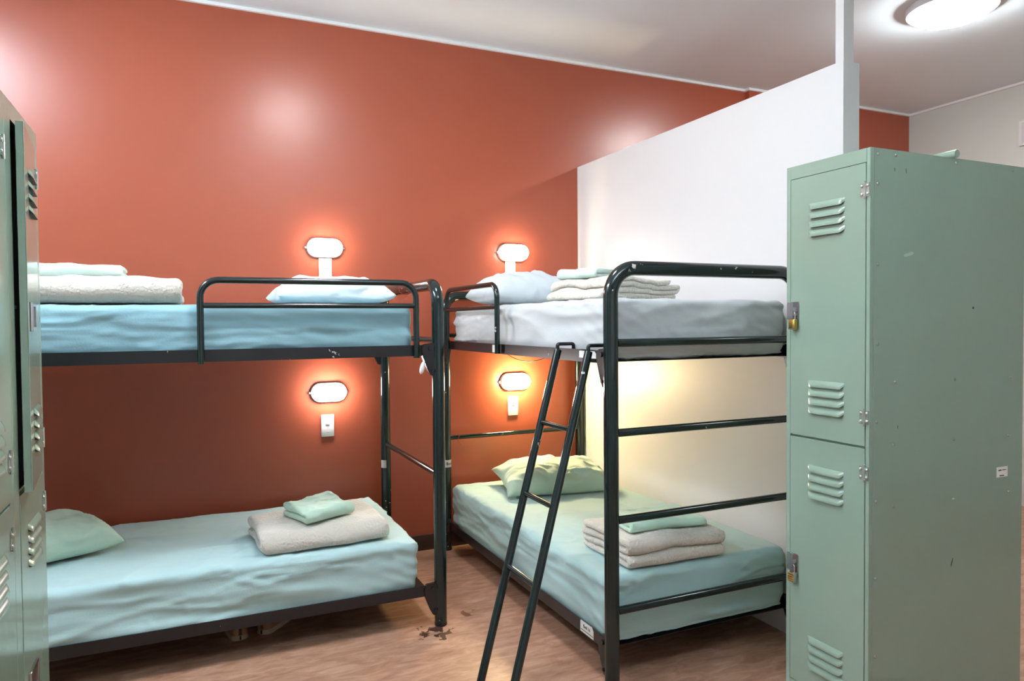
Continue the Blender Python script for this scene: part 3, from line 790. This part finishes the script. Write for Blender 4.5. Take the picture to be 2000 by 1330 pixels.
bm = bmesh.new()
tube(bm, [(0, -.02, 0), (0, .34, 0)], .0125, 16); bmesh.ops.recalc_face_normals(bm, faces=bm.faces)
o = link('metal_rod', bm, M['locker'], None, True, .8); o.location = (2.205, 1.475+.012, 1.8126)
tag(o, 'short round sage green rod lying on top of the right locker', 'rod')

# left row
WL = .372
locker((-.354, 2.237, 0), PI, WL, .45, 'sage green locker at the left with its upper door ajar', LG, hinge_f=.03, latch_f=.06, open_upper=math.radians(5), latch='pocket')
locker((-.354, 2.237-WL-.001, 0), PI, WL, .45, 'sage green locker cut by the left picture edge, both doors shut', LG, hinge_f=.03, latch_f=.06, latch='pocket')

# ------------------------------------------------------------------ small things
def shoe(loc, rz, label):
    e = empty('shoe', loc, rz, label, 'shoe', 'pair of tan shoes under the left bunk')
    def outline(s):  # half width along the length, 0 heel .. 1 toe
        return .0345*math.sqrt(max(0, 1-((.13-s)/.13)**2.2)) if s < .13 else (.0345+.0005+.0115*math.sin(max(0, (s-.13)/.87)*PI*.62) if s < .86 else .046*math.sqrt(max(0.0, 1-((s-.80)/.2)**2))*.98)
    N_ = 40; Ls = .27
    def loft(zf, shrink, name, m, z0f):
        bm = bmesh.new(); rings = []
        for k in range(N_+1):
            s = .004+.992*k/N_; hw = max(.004, outline(s))*shrink; y = s*Ls; zt = zf(s); zb = z0f(s)
            rings.append([bm.verts.new((hw*math.copysign(abs(math.cos(a))**.7, math.cos(a)), y, zb+(zt-zb)*(max(0, math.sin(a)))**.8 if math.sin(a) > 0 else zb)) for a in [PI*j/10 for j in range(11)]])
        for i in range(N_):
            for j in range(10): bm.faces.new((rings[i][j], rings[i][j+1], rings[i+1][j+1], rings[i+1][j]))
            bm.faces.new((rings[i][10], rings[i][0], rings[i+1][0], rings[i+1][10]))
        bm.faces.new(rings[0]); bm.faces.new(rings[-1][::-1]); bmesh.ops.recalc_face_normals(bm, faces=bm.faces)
        return link(name, bm, m, e, True, 1.0)
    loft(lambda s: .024, 1.04, 'sole', M['shoe_sole'], lambda s: .0005)
    loft(lambda s: .085-.03*s if s < .3 else .076-.045*((s-.3)/.7), .98, 'upper', M['shoe_tan'], lambda s: .020)
    loft(lambda s: .089-.03*s if s < .45 else .02, .74, 'opening', M['shoe_navy'], lambda s: .021)
    bxo('heel_tab', (-.003, -.004, .004), (.0025, .001, .020), M['cast'], e, .001)
shoe((.178, 3.10, 0), .10, 'tan shoe under the left bunk, heel to the camera')
shoe((.262, 3.12, 0), -.62, 'tan shoe under the left bunk turned aslant beside its mate')
# threads and cord
def wire(name, pts, r, m, label, cat):
    return tag(tubeo(name, pts, r, m, None, 8), label, cat)
def loop(c, axis_r, drop, ang=0):
    pts = []
    for k in range(17):
        a = -PI*.5+2*PI*k/16*.92
        pts.append((c[0]+.012*math.sin(a*1.0)*.6+.004*k/16, c[1]+math.cos(a)*axis_r, c[2]+math.sin(a)*axis_r))
    pts.append((c[0]+.016, c[1]-axis_r*1.05, c[2]-drop)); return pts
wire('thread_loop', loop((1.40, RYB, .640), .0155, .045), .0012, M['red_thread'], 'red thread tied round the low head bar of the right bunk', 'thread')
wire('thread_loop', [(.90+0.0, 3.5+.01*k, 1.455) for k in ()] or [(LX1-.012+.033*math.cos(a)-.012, 3.30, 1.462+.031*math.sin(a)) for a in [2*PI*k/16 for k in range(15)]]+[(LX1-.035, 3.30, 1.41)], .0012, M['red_thread'], 'thin red thread hanging from the top bar of the left bunk', 'thread')
pts = []
for k in range(21):
    t_ = k/20; pts.append((1.62, 3.70-.62*t_, 1.142-.052*4*t_*(1-t_)))
wire('hanging_cord', pts, .0022, M['cord'], 'thin brown cord sagging below the right upper bunk', 'cord')
# framed notice on the right wall, cut by the picture edge
e = empty('wall_notice', (XR, 2.93, 2.556), 0, 'white framed notice on the grey wall at the right picture edge', 'notice')
bxo('frame', (-.016, -.115, -.085), (-.0004, .105, .085), M['plastic'], e, .003)
bxo('panel', (-.0185, -.095, -.068), (-.0165, .085, .068), M['lamp_metal'], e)
